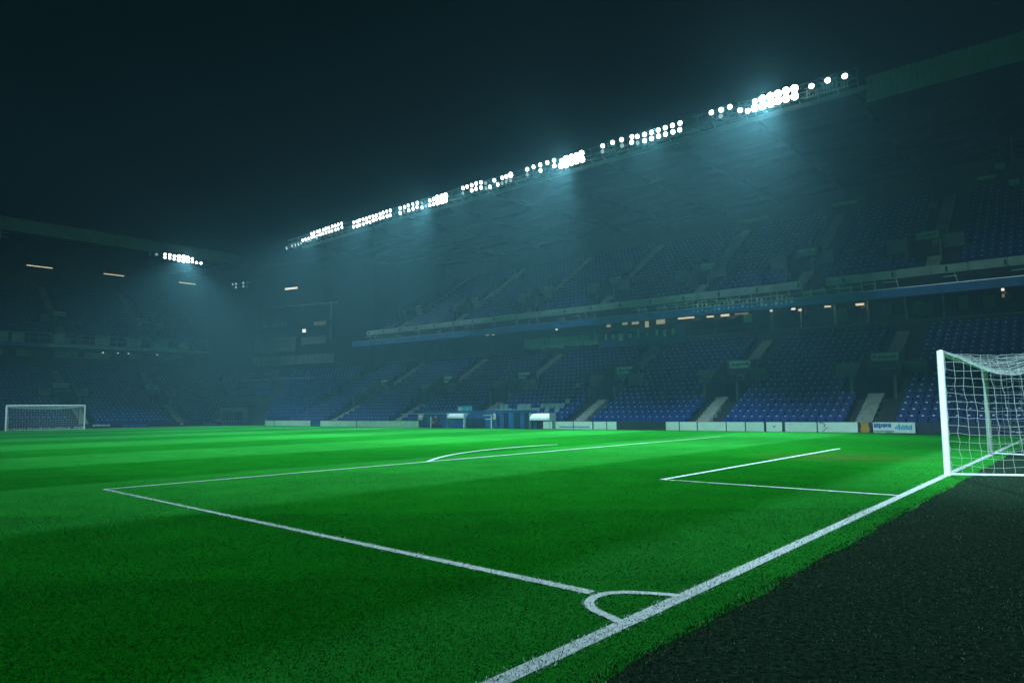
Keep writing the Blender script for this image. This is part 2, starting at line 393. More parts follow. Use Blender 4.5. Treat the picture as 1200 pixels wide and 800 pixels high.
# wall and concourse behind the lower tier
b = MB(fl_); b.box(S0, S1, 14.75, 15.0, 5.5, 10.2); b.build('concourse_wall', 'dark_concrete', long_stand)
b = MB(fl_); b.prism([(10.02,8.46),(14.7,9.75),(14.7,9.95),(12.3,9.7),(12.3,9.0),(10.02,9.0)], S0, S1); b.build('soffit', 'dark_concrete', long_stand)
b = MB(fl_)
for x0, x1, mm in ((S0, 19.2, 0),): b.box(x0, x1, 14.55, 14.6, 7.38, 7.48); b.bar((x0,14.57,7.9),(x1,14.57,7.9),.025)
for i in range(80):
    x = S0+i*.5
    if x < 19: b.bar((x,14.57,7.4),(x,14.57,7.9),.012,4)
b.build('concourse_rail', 'concrete', long_stand)
b = MB(fl_); b.box(19.3, 28.2, 14.3, 14.7, 7.0, 8.55); b.build('blue_panel', 'blue_wall', long_stand)
b = MB(fl_)
for i in range(9):
    b = MB(fl_); x = 20.0+i*.9+random.uniform(0,.2); b.box(x, x+random.uniform(.06,.5), 14.27, 14.297, 7.5+random.uniform(0,.2), 7.9+random.uniform(0,.4)); b.build('notice', 'ink_white', long_stand)
x = 28.4
while x < 37.5:
    w = random.uniform(.5,.95); b = MB(fl_); b.box(x, x+w-.06, 14.45, 14.7, 7.35+random.uniform(-.1,.1), 8.3); b.build('glazed_panel', 'pale_panel', long_stand); x += w
# glazed bays of the concourse
x = -14.0
while x < 18.8:
    w = 2.35; b = MB(fl_); b.box(x, x+.1, 14.6, 14.72, 7.5, 9.5); b.box(x+w-.1, x+w, 14.6, 14.72, 7.5, 9.5); b.box(x+.1, x+w-.1, 14.6, 14.72, 9.38, 9.5)
    fo = b.build('window', 'steel' if random.random() < .5 else 'frame', long_stand)
    g = MB(fl_); g.box(x+.1, x+w-.1, 14.68, 14.71, 7.5, 9.38); g.build('pane', 'glass', fo); x += w
def box_part(name, m, s, t, z, w, h, d=.08):
    b = MB(fl_); b.box(s-w/2, s+w/2, t, t+d, z-h/2, z+h/2); return b.build(name, m, long_stand)
for (s, z, w, h, mm) in ((25.2,9.02,.55,.30,'lit_window'),(24.1,9.0,.7,.34,'lit_window'),(22.9,8.74,.35,.55,'lit_window'),(21.5,8.85,.85,.40,'lit_window'),(13.6,8.55,.7,.7,'pale_panel'),(27.0,8.9,.4,.25,'lit_window')):
    box_part('lit_window', mm, s, 14.2, z, w, h)
for (s, z, w, h, mm) in ((44.8,9.15,2.0,.09,'warm_tube'),(42.6,9.05,.35,.1,'bulb'),(41.7,9.05,.35,.1,'bulb'),(33.0,9.0,.2,.2,'bulb'),(18.9,8.95,1.5,.11,'warm_tube'),(16.7,8.88,.6,.12,'warm_tube'),(15.4,8.88,.7,.16,'warm_tube'),(14.0,8.9,1.1,.10,'warm_dim'),
                         (11.6,8.92,.16,.14,'bulb'),(9.9,8.9,.28,.12,'bulb'),(9.4,8.78,.22,.14,'warm_tube'),(7.4,8.85,.45,.10,'warm_tube'),(5.2,8.8,.55,.14,'warm_tube'),(-3.2,8.95,.15,.15,'bulb'),(-3.2,8.55,.13,.2,'warm_dim')):
    box_part('lamp', mm, s, 13.9, z, w, h, .1)
for (s, z) in ((3.6,8.3),(1.7,8.3),(1.1,8.2),(-1.0,8.4),(6.6,8.2),(-2.4,8.3)):
    box_part('doorway', 'warm_wall' if 'warm_wall' in M else 'vom', s, 14.55, z, random.uniform(.5,.9), .9)
# front of the upper deck
b = MB(fl_); b.box(S0, S1, 9.85, 10.0, 8.5, 9.05); b.build('deck_fascia', 'blue_band', long_stand)
b = MB(fl_); b.box(S0, S1, 9.83, 10.02, 9.053, 9.10); b.build('coping', 'steel', long_stand)
b = MB(fl_)
x = S0
while x < S1:
    if 2.6 < x < 20 or random.random() < .35:
        h = random.uniform(.35,.75); b.bar((x,9.95,9.1),(x+random.uniform(-.05,.25),9.95,9.1+h),.022,5)
        if random.random() < .6: b.bar((x,9.95,9.1+h*.7),(x+random.uniform(.4,1.0),9.95,9.1+h*.7),.02,5)
    x += random.uniform(.35,1.1)
b.bar((4.2,9.95,9.45),(19.5,9.95,9.35),.02,5)
b.build('gallery_rail', 'white_metal', long_stand)
for i in range(22):
    x = 8.6+i*.36+random.uniform(0,.05)
    b = MB(fl_); b.box(x, x+random.uniform(.08,.22), 9.80, 9.828, 8.72+random.uniform(0,.1), 8.80+random.uniform(.02,.2)); b.build('banner_mark', 'ink_white', long_stand)
    if random.random() < .7: b = MB(fl_); b.box(x+.02, x+random.uniform(.1,.25), 9.90, 9.93, 9.13, 9.17+random.uniform(.05,.3)); b.build('rail_plate', 'ink_white', long_stand)
# barrier wall of the upper tier in panels with gaps
x = S0
gaps = [(6.95, 7.9)]
while x < S1:
    w = 2.05
    if not any(g0 < x+.3 < g1 for g0, g1 in gaps):
        x1 = min(x+w-.03, S1)
        for g0, g1 in gaps:
            if x < g0 < x1: x1 = g0
        b = MB(fl_); b.box(x, x1, 12.05, 12.17, 10.1+random.uniform(-.01,.01), 10.68+random.uniform(-.015,.015)); b.build('barrier_panel', 'barrier', long_stand)
        x += w
    else: x = 7.9
b = MB(fl_)
for i in range(26): b.box(-16+i*3.1, -16+i*3.1+.12, 12.0, 12.046, 10.2, 10.55)
b.build('barrier_bracket', 'frame', long_stand)
b = MB(fl_); b.box(S0, S1, 12.02, 12.3, 9.0, 10.05); b.build('gallery_back', 'dark_concrete', long_stand)
# back wall and roof
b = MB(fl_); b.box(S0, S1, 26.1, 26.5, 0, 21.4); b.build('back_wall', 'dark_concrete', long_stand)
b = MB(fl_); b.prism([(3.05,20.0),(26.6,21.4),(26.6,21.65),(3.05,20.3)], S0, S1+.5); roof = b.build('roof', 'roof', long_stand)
for i in range(9):
    t = 5+i*2.4; z = 20.0+(t-3)*.0594-.25
    b = MB(fl_); b.box(S0+.1, S1, t, t+.16, z-.12, z+.2); b.build('roof_beam', 'roof', long_stand)
for i in range(14):
    x = -15+i*5.8; b = MB(fl_); b.prism([(3.2,19.75),(26,20.75),(26,21.3),(3.2,19.95)], x, x+.22); b.build('roof_rafter', 'roof', long_stand)
for (x, w) in ((8.6,2.4),(-2,1.2),(17,3)):
    b = MB(fl_); b.box(x-w/2, x+w/2, 25.8, 26.06, 19.75, 20.05); b.build('wall_strip', 'barrier', long_stand)
b = MB(fl_)                                            # corrugated fascia on the right
x = S0
while x < 1.7:
    b.box(x, x+.16, 2.90, 3.0, 19.12, 20.60+random.uniform(0,.015)); b.box(x+.16, x+.32, 2.94, 3.0, 19.12, 20.60); x += .32
b.build('roof_fascia', 'fascia', long_stand)
b = MB(fl_); b.box(1.75, S1+.5, 2.92, 3.04, 19.86, 20.16); b.build('roof_edge', 'fascia', long_stand)
# gantry along the roof edge
b = MB(fl_)
for z in (20.25, 20.62, 21.15): b.bar((2.2,2.55,z),(S1+3,2.55,z),.03,5)
x = 2.2
k = 0
while x < S1+2:
    b.bar((x,2.55,20.25),(x,2.55,21.15),.025,5); b.bar((x,2.55,20.25 if k%2 else 20.62),(x+1.1,2.55,20.62 if k%2 else 20.25),.02,4); b.bar((x,2.55,20.25),(x,3.0,20.1),.03,4); x += 1.1; k += 1
b.build('lighting_gantry', 'steel', long_stand)
b = MB(fl_)
for i in range(15): x = 2.7+i*.16; b.bar((x,2.4,20.1),(x,2.4,20.75),.018,4)
for z in (20.12,20.45,20.75): b.bar((2.6,2.4,z),(5.1,2.4,z),.02,4)
b.build('gantry_basket', 'steel', long_stand)
for (s, t, z) in ((-3.2,20,18.9),(-4.0,18,17.0),(1.5,23,17.6)):
    pl = MB(fl_); pl.box(s-.3, s+.3, t, t+.25, z-.2, z+.2); o = pl.build('loudspeaker', 'steel', long_stand)
    pl = MB(fl_); pl.bar((s,t+.1,z+.2),(s,t+.1,20.5),.03,4); pl.build('hanger', 'frame', o)

# --- the stand behind the far goal
end_stand = empty('football_stand', (OF.x, OF.y, 0), RZ_F, 'two tier end stand behind the far goal with warm strip lamps under its roof', 'grandstand')
def ff(s, t, z): return (s, t, z+.012*s*max(0, min(1, (z-5)/5)))
def kf(s, z): return .012*s*max(0, min(1, (z-5)/5))
E0, E1 = -20.0, 21.0
FA = [-6.5, 3.9, 14.3]
FH = [(3.0, 1.2, 7, 12), (13.3, 1.2, 7, 12), (-7, 1.2, 7, 12)]
terrace(ff, 'lower_terrace', end_stand, E0, E1, 1.0, .12, .36, 20, FH, FA)
for h in FH: vomitory(ff, end_stand, h[0], h[1], 1.0, .12, .36, h[2], h[3])
collect_seats(F, RZ_F, E0, E1, 1.0, .12, .36, 20, FH, FA, 'lower_end', kf)
FUA = [4.2, 14.2, -7.0]; FUH = [(a+.2, 1.1, 5, 8) for a in FUA]
terrace(ff, 'upper_terrace', end_stand, E0, E1, 11.3, 10.3, .47, 19, FUH, FUA)
for h in FUH: vomitory(ff, end_stand, h[0], h[1], 11.3, 10.3, .47, h[2], h[3])
collect_seats(F, RZ_F, E0, E1, 11.3, 10.3, .47, 19, FUH, FUA, 'upper_end', kf)
b = MB(ff); b.box(E0, E1, .7, .9, -.02, .5); b.build('front_wall', 'dark_blue', end_stand)
b = MB(ff); b.box(E0, E1, 9.85, 10.05, 9.72, 10.12); b.build('deck_fascia', 'barrier', end_stand)
b = MB(ff); b.box(-4.6, 1.5, 9.80, 9.847, 9.78, 10.06); b.build('banner', 'blue_band', end_stand)
b = MB(ff)
for z in (10.75, 11.35): b.bar((E0,9.95,z),(E1,9.95,z),.035,5)
x = E0
while x < E1: b.bar((x,9.95,10.1),(x,9.95,11.38),.03,5); x += random.choice([.55,.9,1.3])
b.build('deck_rail', 'steel', end_stand)
for x in (-18,-14,-9.3,-3.9,-1.9,2.2,6.6,10.2,13.6,16.8):
    b = MB(ff); b.box(x, x+random.uniform(1.1,1.9), 9.99, 10.02, 10.2, 11.25); b.build('rail_panel', 'pale_panel', end_stand)
b = MB(ff); b.prism([(10.06,9.7),(15.6,10.6),(15.6,10.8),(11.3,10.2),(10.06,10.1)], E0, E1); b.build('soffit', 'dark_concrete', end_stand)
b = MB(ff); b.box(E0, E1, 15.6, 15.9, 6.0, 10.9); b.build('concourse_wall', 'dark_concrete', end_stand)
for (s, w) in ((-2.5,1.6),(.4,1.4),(5,2.6),(8.6,3.2),(13.2,1.4),(17.6,3.0)):
    b = MB(ff); b.box(s-w/2, s+w/2, 15.5, 15.58, 8.9, 9.7); b.build('glazed_panel', 'pale_panel', end_stand)
for s in (9.1, 10.9, 12.2, 15.9):
    b = MB(ff); b.box(s-.07, s+.07, 15.3, 15.4, 9.70, 9.80); b.build('lamp', 'bulb', end_stand)
b = MB(ff); b.box(E0, E1, 25.0, 25.4, 0, 24.0); b.build('back_wall', 'dark_concrete', end_stand)
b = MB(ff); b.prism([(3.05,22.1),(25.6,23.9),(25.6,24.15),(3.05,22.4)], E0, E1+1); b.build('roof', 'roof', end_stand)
for i in range(8):
    t = 5+i*2.5; z = 22.1+(t-3)*.08-.3; b = MB(ff); b.box(E0+.1, E1, t, t+.16, z-.1, z+.2); b.build('roof_beam', 'roof', end_stand)
b = MB(ff)
x = E0
while x < E1+1: b.box(x, x+.2, 2.92, 3.02, 21.58, 23.02); b.box(x+.2, x+.4, 2.95, 3.02, 21.58, 23.02); x += .4
b.build('roof_fascia', 'fascia', end_stand)
for (s0_, s1_, z) in ((.0,2.7,20.15),(8.45,10.9,20.27),(22.3-4.2,24.6-4.2,20.35),(-8.5,-6,20.1)):
    b = MB(ff); b.box(s0_, s1_, 14.0, 14.12, z-.1, z-.02); o = b.build('strip_lamp', 'warm_tube', end_stand)
    h = MB(ff); h.box(s0_, s1_, 13.97, 14.15, z-.017, z+.05)
    for x in (s0_+.3, s1_-.3): h.bar((x,14.06,z+.04),(x,14.06,22.9),.015,4)
    h.build('lamp_housing', 'frame', o)

# --- corner building between the two stands
CA = Vector((-42.5, 93.25, 0)); CB = Vector((-18.67, 82.94, 0)); CD = (CB-CA).normalized()
corner = empty('corner_building', (CA.x, CA.y, 0), math.atan2(CD.y, CD.x), 'dark corner building with a scoreboard between the long stand and the end stand', 'building')
fc = lambda a, b_, c: (a, b_, c)
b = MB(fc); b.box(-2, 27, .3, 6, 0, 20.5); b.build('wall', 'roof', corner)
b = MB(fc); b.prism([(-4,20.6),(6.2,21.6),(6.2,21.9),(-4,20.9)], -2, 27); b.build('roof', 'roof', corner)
b = MB(fc); b.box(7.5, 21.5, .05, .28, 15.9, 16.05); b.box(7.5, 7.65, .05, .28, 10.9, 15.9); b.box(20.2, 20.4, .05, .28, 11.2, 15.9); b.build('screen_frame', 'concrete', corner)
b = MB(fc); b.box(7.66, 20.19, .1, .28, 13.0, 15.88); b.build('screen', 'roof', corner)
b = MB(fc)
x = 8.4
while x < 12.9: w = random.uniform(.12,.4); b.box(x, x+w, .04, .098, 13.25+random.uniform(0,.1), 13.6+random.uniform(0,.25)); x += w+.12
b.build('lettering', 'vom', corner)
b = MB(fc); b.box(7.4, 14.6, -.2, .28, 9.75, 11.75); b.build('balcony_panel', 'dim_panel', corner)
b = MB(fc); b.box(7.4, 14.6, -.26, -.203, 9.95, 10.15); b.build('balcony_rail', 'vom', corner)
b = MB(fc); b.box(7.0, 21.0, -.1, .28, 8.0, 9.2); b.build('concourse_front', 'concrete', corner)
b = MB(fc)
for i in range(12): x = 8+i*1.05; b = MB(fc); b.box(x, x+.09, -.16, -.103, 8.1, 9.1); b.build('mullion', 'steel', corner)
b = MB(fc); b.box(15.4, 19.6, -.05, .28, 10.6, 11.6); b.build('window', 'dim_panel', corner)
b = MB(fc); b.box(18.0, 20.1, -.6, -.1, 12.9, 13.5); o = b.build('sign', 'dim_panel', corner)
b = MB(fc)
for i in range(6): b.box(18.1+i*.32, 18.3+i*.32, -.66, -.605, 13.0, 13.4)
b.build('lettering', 'yellow', corner)
b = MB(fc); b.box(16.0, 16.4, -.5, -.3, 12.2, 12.6); b.build('lamp', 'bulb', corner)
b = MB(fc); b.box(15.2, 17.2, -3.0, -2.85, 17.6, 17.8); b.build('lamp', 'warm_tube', corner)
b = MB(fc); b.bar((6.5,-1.5,6.0),(19,-1.5,6.0),.05,5); b.build('handrail', 'steel', corner)
# sloping bank of seats in the corner
A0, B0, A1, B1 = F(21,1.0), L(62,1.0), CA, CB
def cw(a, k):                                    # a along 0..1, k back 0..1
    p = (A0.lerp(B0, a)).lerp(A1.lerp(B1, a), k); return p
b = MB()
NR = 18
for i in range(NR):
    k0, k1 = i/NR, (i+1)/NR; z = .12+i*.37
    P = [cw(0,k0), cw(1,k0), cw(1,k1), cw(0,k1)]
    b.add([(p.x,p.y,zz) for zz in (z-.6, z) for p in P], [(0,3,2,1),(4,5,6,7),(0,1,5,4),(1,2,6,5),(2,3,7,6),(3,0,4,7)])
ct = b.build('terrace', 'dark_concrete'); ct.parent = corner; ct.matrix_parent_inverse = Matrix.Translation(corner.location) @ Matrix.Rotation(corner.rotation_euler.z, 4, 'Z'); ct.matrix_parent_inverse.invert()
rc = math.atan2((B0-A0).y, (B0-A0).x)
for i in range(1, NR):
    n = int((cw(0,(i+.4)/NR)-cw(1,(i+.4)/NR)).length/.52)
    for j in range(n):
        a = (j+.5)/n
        if .44 < a < .54 or (i < 9 and a < .5): continue
        p = cw(a, (i+.45)/NR); SEATS.append((p.x, p.y, .12+i*.37, rc, 100, i, 'corner'))

# ------------------------------------------------------------------ seats: the nearest 300 as things, the rest as one mass
cam = Vector((0,0,1.36))
def in_view(q): return abs(q[0]) < .80*q[1] and q[6] == 'lower' and not (q[0]/q[1] > .69 and q[0]/q[1] < .705)
cand = sorted([i for i, q in enumerate(SEATS) if in_view(q)], key=lambda i: (Vector(SEATS[i][:3])-cam).length)
pick = set(cand[:290])
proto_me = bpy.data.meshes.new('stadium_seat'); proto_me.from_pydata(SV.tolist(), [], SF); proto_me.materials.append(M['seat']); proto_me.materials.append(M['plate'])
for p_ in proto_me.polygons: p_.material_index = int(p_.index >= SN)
proto_me.update()
STAIR_SIDE = []
def seat_block(q):
    s_ = q[4]
    if s_ < 2: return 0
    if s_ < 11.6: return 1
    return 2
BLK = ('on the goal side of the amber panel stairs', 'on the dugout side of the amber panel stairs', 'past the second stairs towards the dugout')
count = {}
order = sorted(pick, key=lambda i: (seat_block(SEATS[i]), SEATS[i][5], abs(SEATS[i][4]-2.5)))
for i in order:
    q = SEATS[i]; k = (seat_block(q), q[5]); count[k] = count.get(k, 0)+1
    o = bpy.data.objects.new('stadium_seat', proto_me); COL.objects.link(o)
    o.location = q[:3]; o.rotation_euler = (random.uniform(-.05,.05), 0, q[3]+random.uniform(-.04,.04))
    tag(o, f'blue seat, row {q[5]+1}, place {count[k]} {BLK[k[0]]}', 'seat', 'blue seats of the lower tier')
WHITE = []; BLUE = []
for i, q in enumerate(SEATS):
    if i in pick: continue
    s, r, tier = q[4], q[5], q[6]
    w = tier == 'lower' and ((24.5 < s < 31.5 and r in (2, 3) and random.random() < .62) or (32 < s < 41 and r == 1 and random.random() < .6) or (22.8 < s < 26.5 and 3 < r < 9 and random.random() < .10))
    (WHITE if w else BLUE).append((q[0], q[1], q[2], q[3]+random.uniform(-.05,.05)))
o = seats_mesh('seats', BLUE, 'seat'); tag(o, 'all the farther blue tip-up seats filling the stands', 'seats', kind='stuff')
o = seats_mesh('white_seats', WHITE, 'white_seat'); tag(o, 'white seats spelling broken letters above the dugouts', 'seats', kind='stuff')

# ------------------------------------------------------------------ floodlights
M['housing'] = mat('lamp_housing', (.12,.13,.13), .5, .5)
def lamp_protos():
    b = MB(); b.prism([(-.12,-.2),(-.12,.2),(.06,.15),(.14,.05),(.14,-.05),(.06,-.15)], -.20, .20); h = b.v, b.f
    b2 = MB(); b2.bar((0,-.123,0),(0,-.150,0),.15,14)
    return h, (b2.v, b2.f)
HP, LP = lamp_protos()
def me_of(name, vf, m):
    me = bpy.data.meshes.new(name); me.from_pydata(vf[0], [], vf[1]); me.materials.append(m); me.update(); return me
ME_H = me_of('floodlight', HP, M['housing'])
bh = MB(); bh.bar((0,-.123,0),(0,-.155,0),.21,16)
ME_L = {k: me_of('lens', (bh.v, bh.f) if k == 'lens_hot' else LP, M[k]) for k in ('lens','lens_hot','lens_dim')}
LIGHTS = []
def bank(world, rz, sg, s0, s1, z, cols, rows, label, kinds=None, dz=.46, power=1.0, kfn=None, t=2.25, zs=None):
    sc = (s0+s1)/2; c = world(sc, t, 0); zz = z+(kfn(sc, z) if kfn else 0)
    r = empty('floodlight_bank', (c.x, c.y, zz), rz, label, 'floodlights', 'floodlight banks on the roof edges')
    f = MB()
    w = (s1-s0)/2+.3
    for k in range(rows): f.bar((-w,.22,(k-(rows-1)/2)*dz),(w,.22,(k-(rows-1)/2)*dz),.025,5)
    for e in (-w*.6, w*.6): f.bar((e,.22,-dz*rows*.6),(e,.22,dz*rows*.5),.03,5); f.bar((e,.22,-dz*.3),(e,.6,-dz*.3),.03,5)
    f.build('mounting_frame', 'steel', r)
    for a in range(cols):
        for k in range(rows):
            kd = (kinds[k][a] if kinds else 'o')
            if kd == '.': continue
            m = {'o':'lens','h':'lens_hot','d':'lens_dim'}[kd]
            x = -((s1-s0)/2)+(s1-s0)*(a/(max(1,cols-1)))
            h = bpy.data.objects.new('floodlight', ME_H); COL.objects.link(h); h.parent = r
            h.location = (sg*x, random.uniform(-.04,.04), (k-(rows-1)/2)*dz+random.uniform(-.02,.02)); h.rotation_euler = (R(random.uniform(14,24)), 0, R(random.uniform(-8,8)))
            l = bpy.data.objects.new('lens', ME_L[m]); COL.objects.link(l); l.parent = h
    if power: LIGHTS.append((world(sc, t-.2, zz), power, sg))
    return r
b_ = lambda *a, **k: bank(L, RZ_L, -1, *a, kfn=kl, **k)
b_(2.75,4.6,20.72,3,1,'three separate floodlights nearest the corrugated roof fascia', power=.55, dz=.4)
b_(5.6,8.5,20.62,7,2,'largest glaring floodlight bank with a blinding white core, nearest the corrugated fascia', kinds=['hhhhhho','hhhhho.'], power=4.0)
b_(9.0,10.9,20.72,4,2,'four sparse floodlights beside the largest glaring bank, towards the corner', kinds=['o.d.','.ooo'], power=.5)
b_(13.2,16.5,20.62,7,2,'dense double row of floodlights on the goal side of the second glaring bank', kinds=['ooooood','ooooooo'], power=1.6)
b_(17.0,19.5,20.72,4,2,'short row of dotted floodlights above a small hanging panel', kinds=['od.d','oooo'], power=.5)
b_(21.4,23.4,20.55,5,2,'second glaring floodlight bank with a white starry core near mid roof', kinds=['hhhhh','hhhho'], power=3.5)
b_(24.1,26.9,20.68,5,2,'spaced floodlights on the corner side of the second glaring bank', kinds=['o.o.d','ooooo'], power=.6)
b_(28.7,31.6,20.55,7,2,'small floodlight bank with one brighter lamp, between second and third glaring banks', kinds=['dddo.od','hoo.o.d'], power=1.0)
b_(32.2,35.0,20.70,6,2,'compact floodlight bank on the goal side of the third glaring bank', kinds=['ooo.d.','ooooo.'], power=1.0)
b_(36.7,40.0,20.50,7,2,'third glaring floodlight bank which blazes white at one end only', kinds=['hhhoodo','hhhoo.d'], power=2.7)
b_(40.7,43.9,20.60,6,2,'floodlight bank of two short rows on the corner side of the third glaring bank', kinds=['ooodo.','ooooo.'], power=1.0)
b_(44.8,51.0,20.60,12,2,'long double row floodlight bank second from the corner end of the roof', power=1.5)
b_(53.2,61.0,20.78,14,2,'longest double row floodlight bank at the corner end of the long roof', kinds=['oooooooooooooo','ooooooooooo...'], power=1.6)
b_(58.0,64.6,20.20,11,1,'dim unlit row of floodlights below the corner end of the long roof', kinds=['d.dd.dddd.d'], power=0)
bank(F, RZ_F, 1, 11.7,16.1,21.15,9,2,'bright floodlight bank hanging under the roof of the end stand', kinds=['ooohhhooo','ooohhho..'], dz=.42, kfn=kf, power=3.2)
bank(F, RZ_F, 1, 10.2,10.7,21.2,2,1,'lone faint floodlight beside the bright end stand bank', kinds=['.d'], kfn=kf, power=0)
bank(F, RZ_F, 1, -7.0,-4.4,20.9,5,2,'unlit floodlights under the end stand roof far from the bright bank', kinds=['.d.d.','d..d.'], kfn=kf, power=0)
bank(lambda s, t, z: CA+CD*s+Vector((CD.y*3.5, -CD.x*3.5, 0))+Vector((0,0,z)), math.atan2(CD.y, CD.x), 1, 6.6,9.2,18.8,5,2,'unlit floodlight cluster on the corner building between the stands', kinds=['.d.d.','dd.d.'], power=0)

# lights of the lit banks
KW = 1000
def add_light(kind, name, loc, power, col, target=None, size=R(120), blend=.9, radius=.3):
    d = bpy.data.lights.new(name, kind); d.energy = power; d.color = col; d.shadow_soft_size = radius
    if kind == 'SPOT': d.spot_size = size; d.spot_blend = blend
    o = bpy.data.objects.new(name, d); COL.objects.link(o); o.location = loc
    if target is not None: o.rotation_euler = (Vector(target)-Vector(loc)).to_track_quat('-Z','Y').to_euler()
    return o
LCOL = (.56, .90, 1.0)
P_SPOT, P_HALO, P_OPP, P_PT = 37*KW, 7.0*KW, 205, .36*KW
for (p, pw, sg) in LIGHTS:
    n_in = -NL if sg < 0 else -VG
    if sg < 0: tgt = L((p-OL).dot(DL)*.8-7, -22.5, 0)
    else: tgt = Vector((p.x, p.y, 0))+n_in*25-UG*3
    add_light('SPOT', 'floodlight_beam', p+n_in*.5, P_SPOT*min(pw, 2.0), LCOL, tgt, R(42), 1.0)
    add_light('SPOT', 'floodlight_glow', p+n_in*.15, P_HALO*pw**2, LCOL, p+n_in*10+Vector((0,0,-15.0))+(DL*3 if sg < 0 else UG*-5), R(84), .7)
    add_light('SPOT', 'floodlight_halo', p+n_in*.3, P_PT*pw**3, LCOL, p+n_in*10+Vector((0,0,-5)), R(132), .5, .15)
# narrow beams of the floodlights on the stand on the camera's side of the pitch
for k in range(8):
    sx = -7+k*9.0
    add_light('SPOT', 'floodlight_beam', L(sx*.6+2,-62,24), P_OPP*KW*(1 if k < 5 else .32), LCOL, L(sx,-5.0,0), R(12.5), 1.0, .5)
for k in range(4):
    add_light('SPOT', 'floodlight_beam', L(k*12+2,-62,24), P_OPP*.2*KW, LCOL, L(k*16-2,10,9.2), R(11), 1.0, .5)
add_light('SPOT', 'floodlight_beam', L(-4,-60,24), P_OPP*2.2*KW, LCOL, L(-6,-23,1.2), R(11), 1.0, .5)

add_light('SPOT', 'floodlight_beam', L(44,-62,24), P_OPP*.9*KW, LCOL, (-46.15, 64.6, 1.2), R(9), 1.0, .5)

# ------------------------------------------------------------------ boards along the long stand
def text_mesh(name, body, size, m, parent, loc, rot, sx=1.0, ext=.004):
    c = bpy.data.curves.new(name, 'FONT'); c.body = body; c.size = size; c.extrude = ext
    o = bpy.data.objects.new(name, c); COL.objects.link(o)
    dg = bpy.context.evaluated_depsgraph_get(); me = bpy.data.meshes.new_from_object(o.evaluated_get(dg))
    bpy.data.objects.remove(o); me.materials.clear(); me.materials.append(M[m])
    o = bpy.data.objects.new(name, me); COL.objects.link(o); o.parent = parent; o.location = loc; o.rotation_euler = rot; o.scale = (sx, 1, 1); return o
def hoarding(world, rz, s0, s1, h, m, label, marks=None, t=0.0, z0=.03, group='advertising boards along the far touchline', sg=-1):
    c = world((s0+s1)/2, t, 0); w = abs(s1-s0)/2
    r = empty('advertising_board', (c.x, c.y, 0), rz, label, 'advertising board', group)
    b = MB(); b.box(-w+.02, w-.02, 0, .06, z0, h); b.build('panel', m, r)
    b = MB(); b.box(-w+.005, -w+.02, -.008, .07, 0, h+.012); b.box(w-.02, w-.005, -.008, .07, 0, h+.012); b.box(-w+.02, w-.02, -.008, .07, h+.002, h+.018)
    for x in (-w*.7, w*.7): b.bar((x,.06,h*.8),(x,.5,0),.015,4)
    b.build('frame', 'frame', r)
    if marks: marks(r, w, h)
    return r
def hb(s1, s0, m, label, marks=None, h=.575, **k): return hoarding(L, RZ_L, s0, s1, h, m, label, marks, **k)
def squiggle(m, n=9, lo=.2, hi=.45, x0=-.8, x1=.8):
    def f(r, w, h):
        b = MB(); x = x0*w
        while x < x1*w:
            ww = random.uniform(.03,.09)*(2*w)/1.9; b.box(x, x+ww*.75, -.012, -.001, lo+random.uniform(-.02,.03), hi+random.uniform(-.06,.05)); x += ww
        b.build('lettering', m, r)
    return f
def stripe(m, x0, x1, z0, z1, dots=False):
    def f(r, w, h):
        b = MB(); b.box(x0*w, x1*w, -.012, -.001, z0, z1)
        if dots:
            x = x0*w
            while x < x1*w: b.box(x, x+.07, -.012, -.001, z1+.02, z1+.06); x += .16
        b.build('lettering', m, r)
    return f
def logo(r, w, h):
    b = MB(); b.box(-.12,.12,-.012,-.001,.33,.37); b.box(-.06,.06,-.012,-.001,.27,.33); b.box(-.02,.02,-.012,-.001,.2,.27); b.build('emblem', 'pale_panel', r)
def sponsor(r, w, h):
    b = MB(); x = -.93*w
    hs = [.2,.17,.21,.15,.16,.15,.13,.19]
    for i in range(8):
        ww = random.uniform(.06,.105); b.box(x, x+ww, -.012, -.001, .545-hs[i]-random.uniform(.02,.08), .53-random.uniform(0,.04))
        if i % 2: b.box(x-.03, x+ww*.9, -.014, -.0125, .33, .37)
        x += ww+.012
    b.build('lettering', 'ink_blue', r)
    b = MB(); x = .06*w
    for i in range(9):
        ww = random.uniform(.05,.09); b.box(x, x+ww, -.012, -.001, .18+random.uniform(0,.05), .36+random.uniform(0,.14)); x += ww+.02
    b.build('lettering', 'ink_cyan', r)
    b = MB(); b.box(-.35*w,-.1*w,-.013,-.001,.035,.07); b.build('emblem', 'yellow', r)
    b = MB(); b.box(-.99*w+.02,.0,-.010,-.0005,.06,.15); b.build('band', 'pale_panel', r)
def amber(r, w, h):
    b = MB()                                               # dark jagged silhouettes either side
    for sd in (-1, 1):
        x = sd*w*.86
        b.poly([(x-.07,.02),(x+.07,.02),(x+.04,.2),(x+.10,.34),(x+.05,.56),(x-.05,.57),(x-.09,.42),(x-.03,.25)], 0, .01)
    o = b.build('silhouette', 'frame', r); o.rotation_euler = (R(90),0,0); o.location = (0,-.005,0)
hb(-.13,1.83,'board','white sponsor board with blue and cyan lettering beside the amber panel', sponsor)
hb(1.9,2.5,'yellow','amber panel with dark jagged edges at foot of the stairs', amber)
def cracks(r, w, h):
    b = MB()
    for (x, z, x2, z2) in ((-.8,.57,-.6,.42),(-.6,.42,-.68,.3),(-.5,.3,-.75,.05),(-.9,.5,-.75,.57)): b.bar((x*w,-.006,z),(x2*w,-.006,z2),.018,4)
    b.build('stain', 'frame', r)
hb(2.52,4.57,'board','white board with dark curled marks next to the amber panel', lambda r, w, h: cracks(r, -w*.95 if False else w, h))
hb(4.59,6.34,'board2','plain white board on the goal side of the small emblem board')
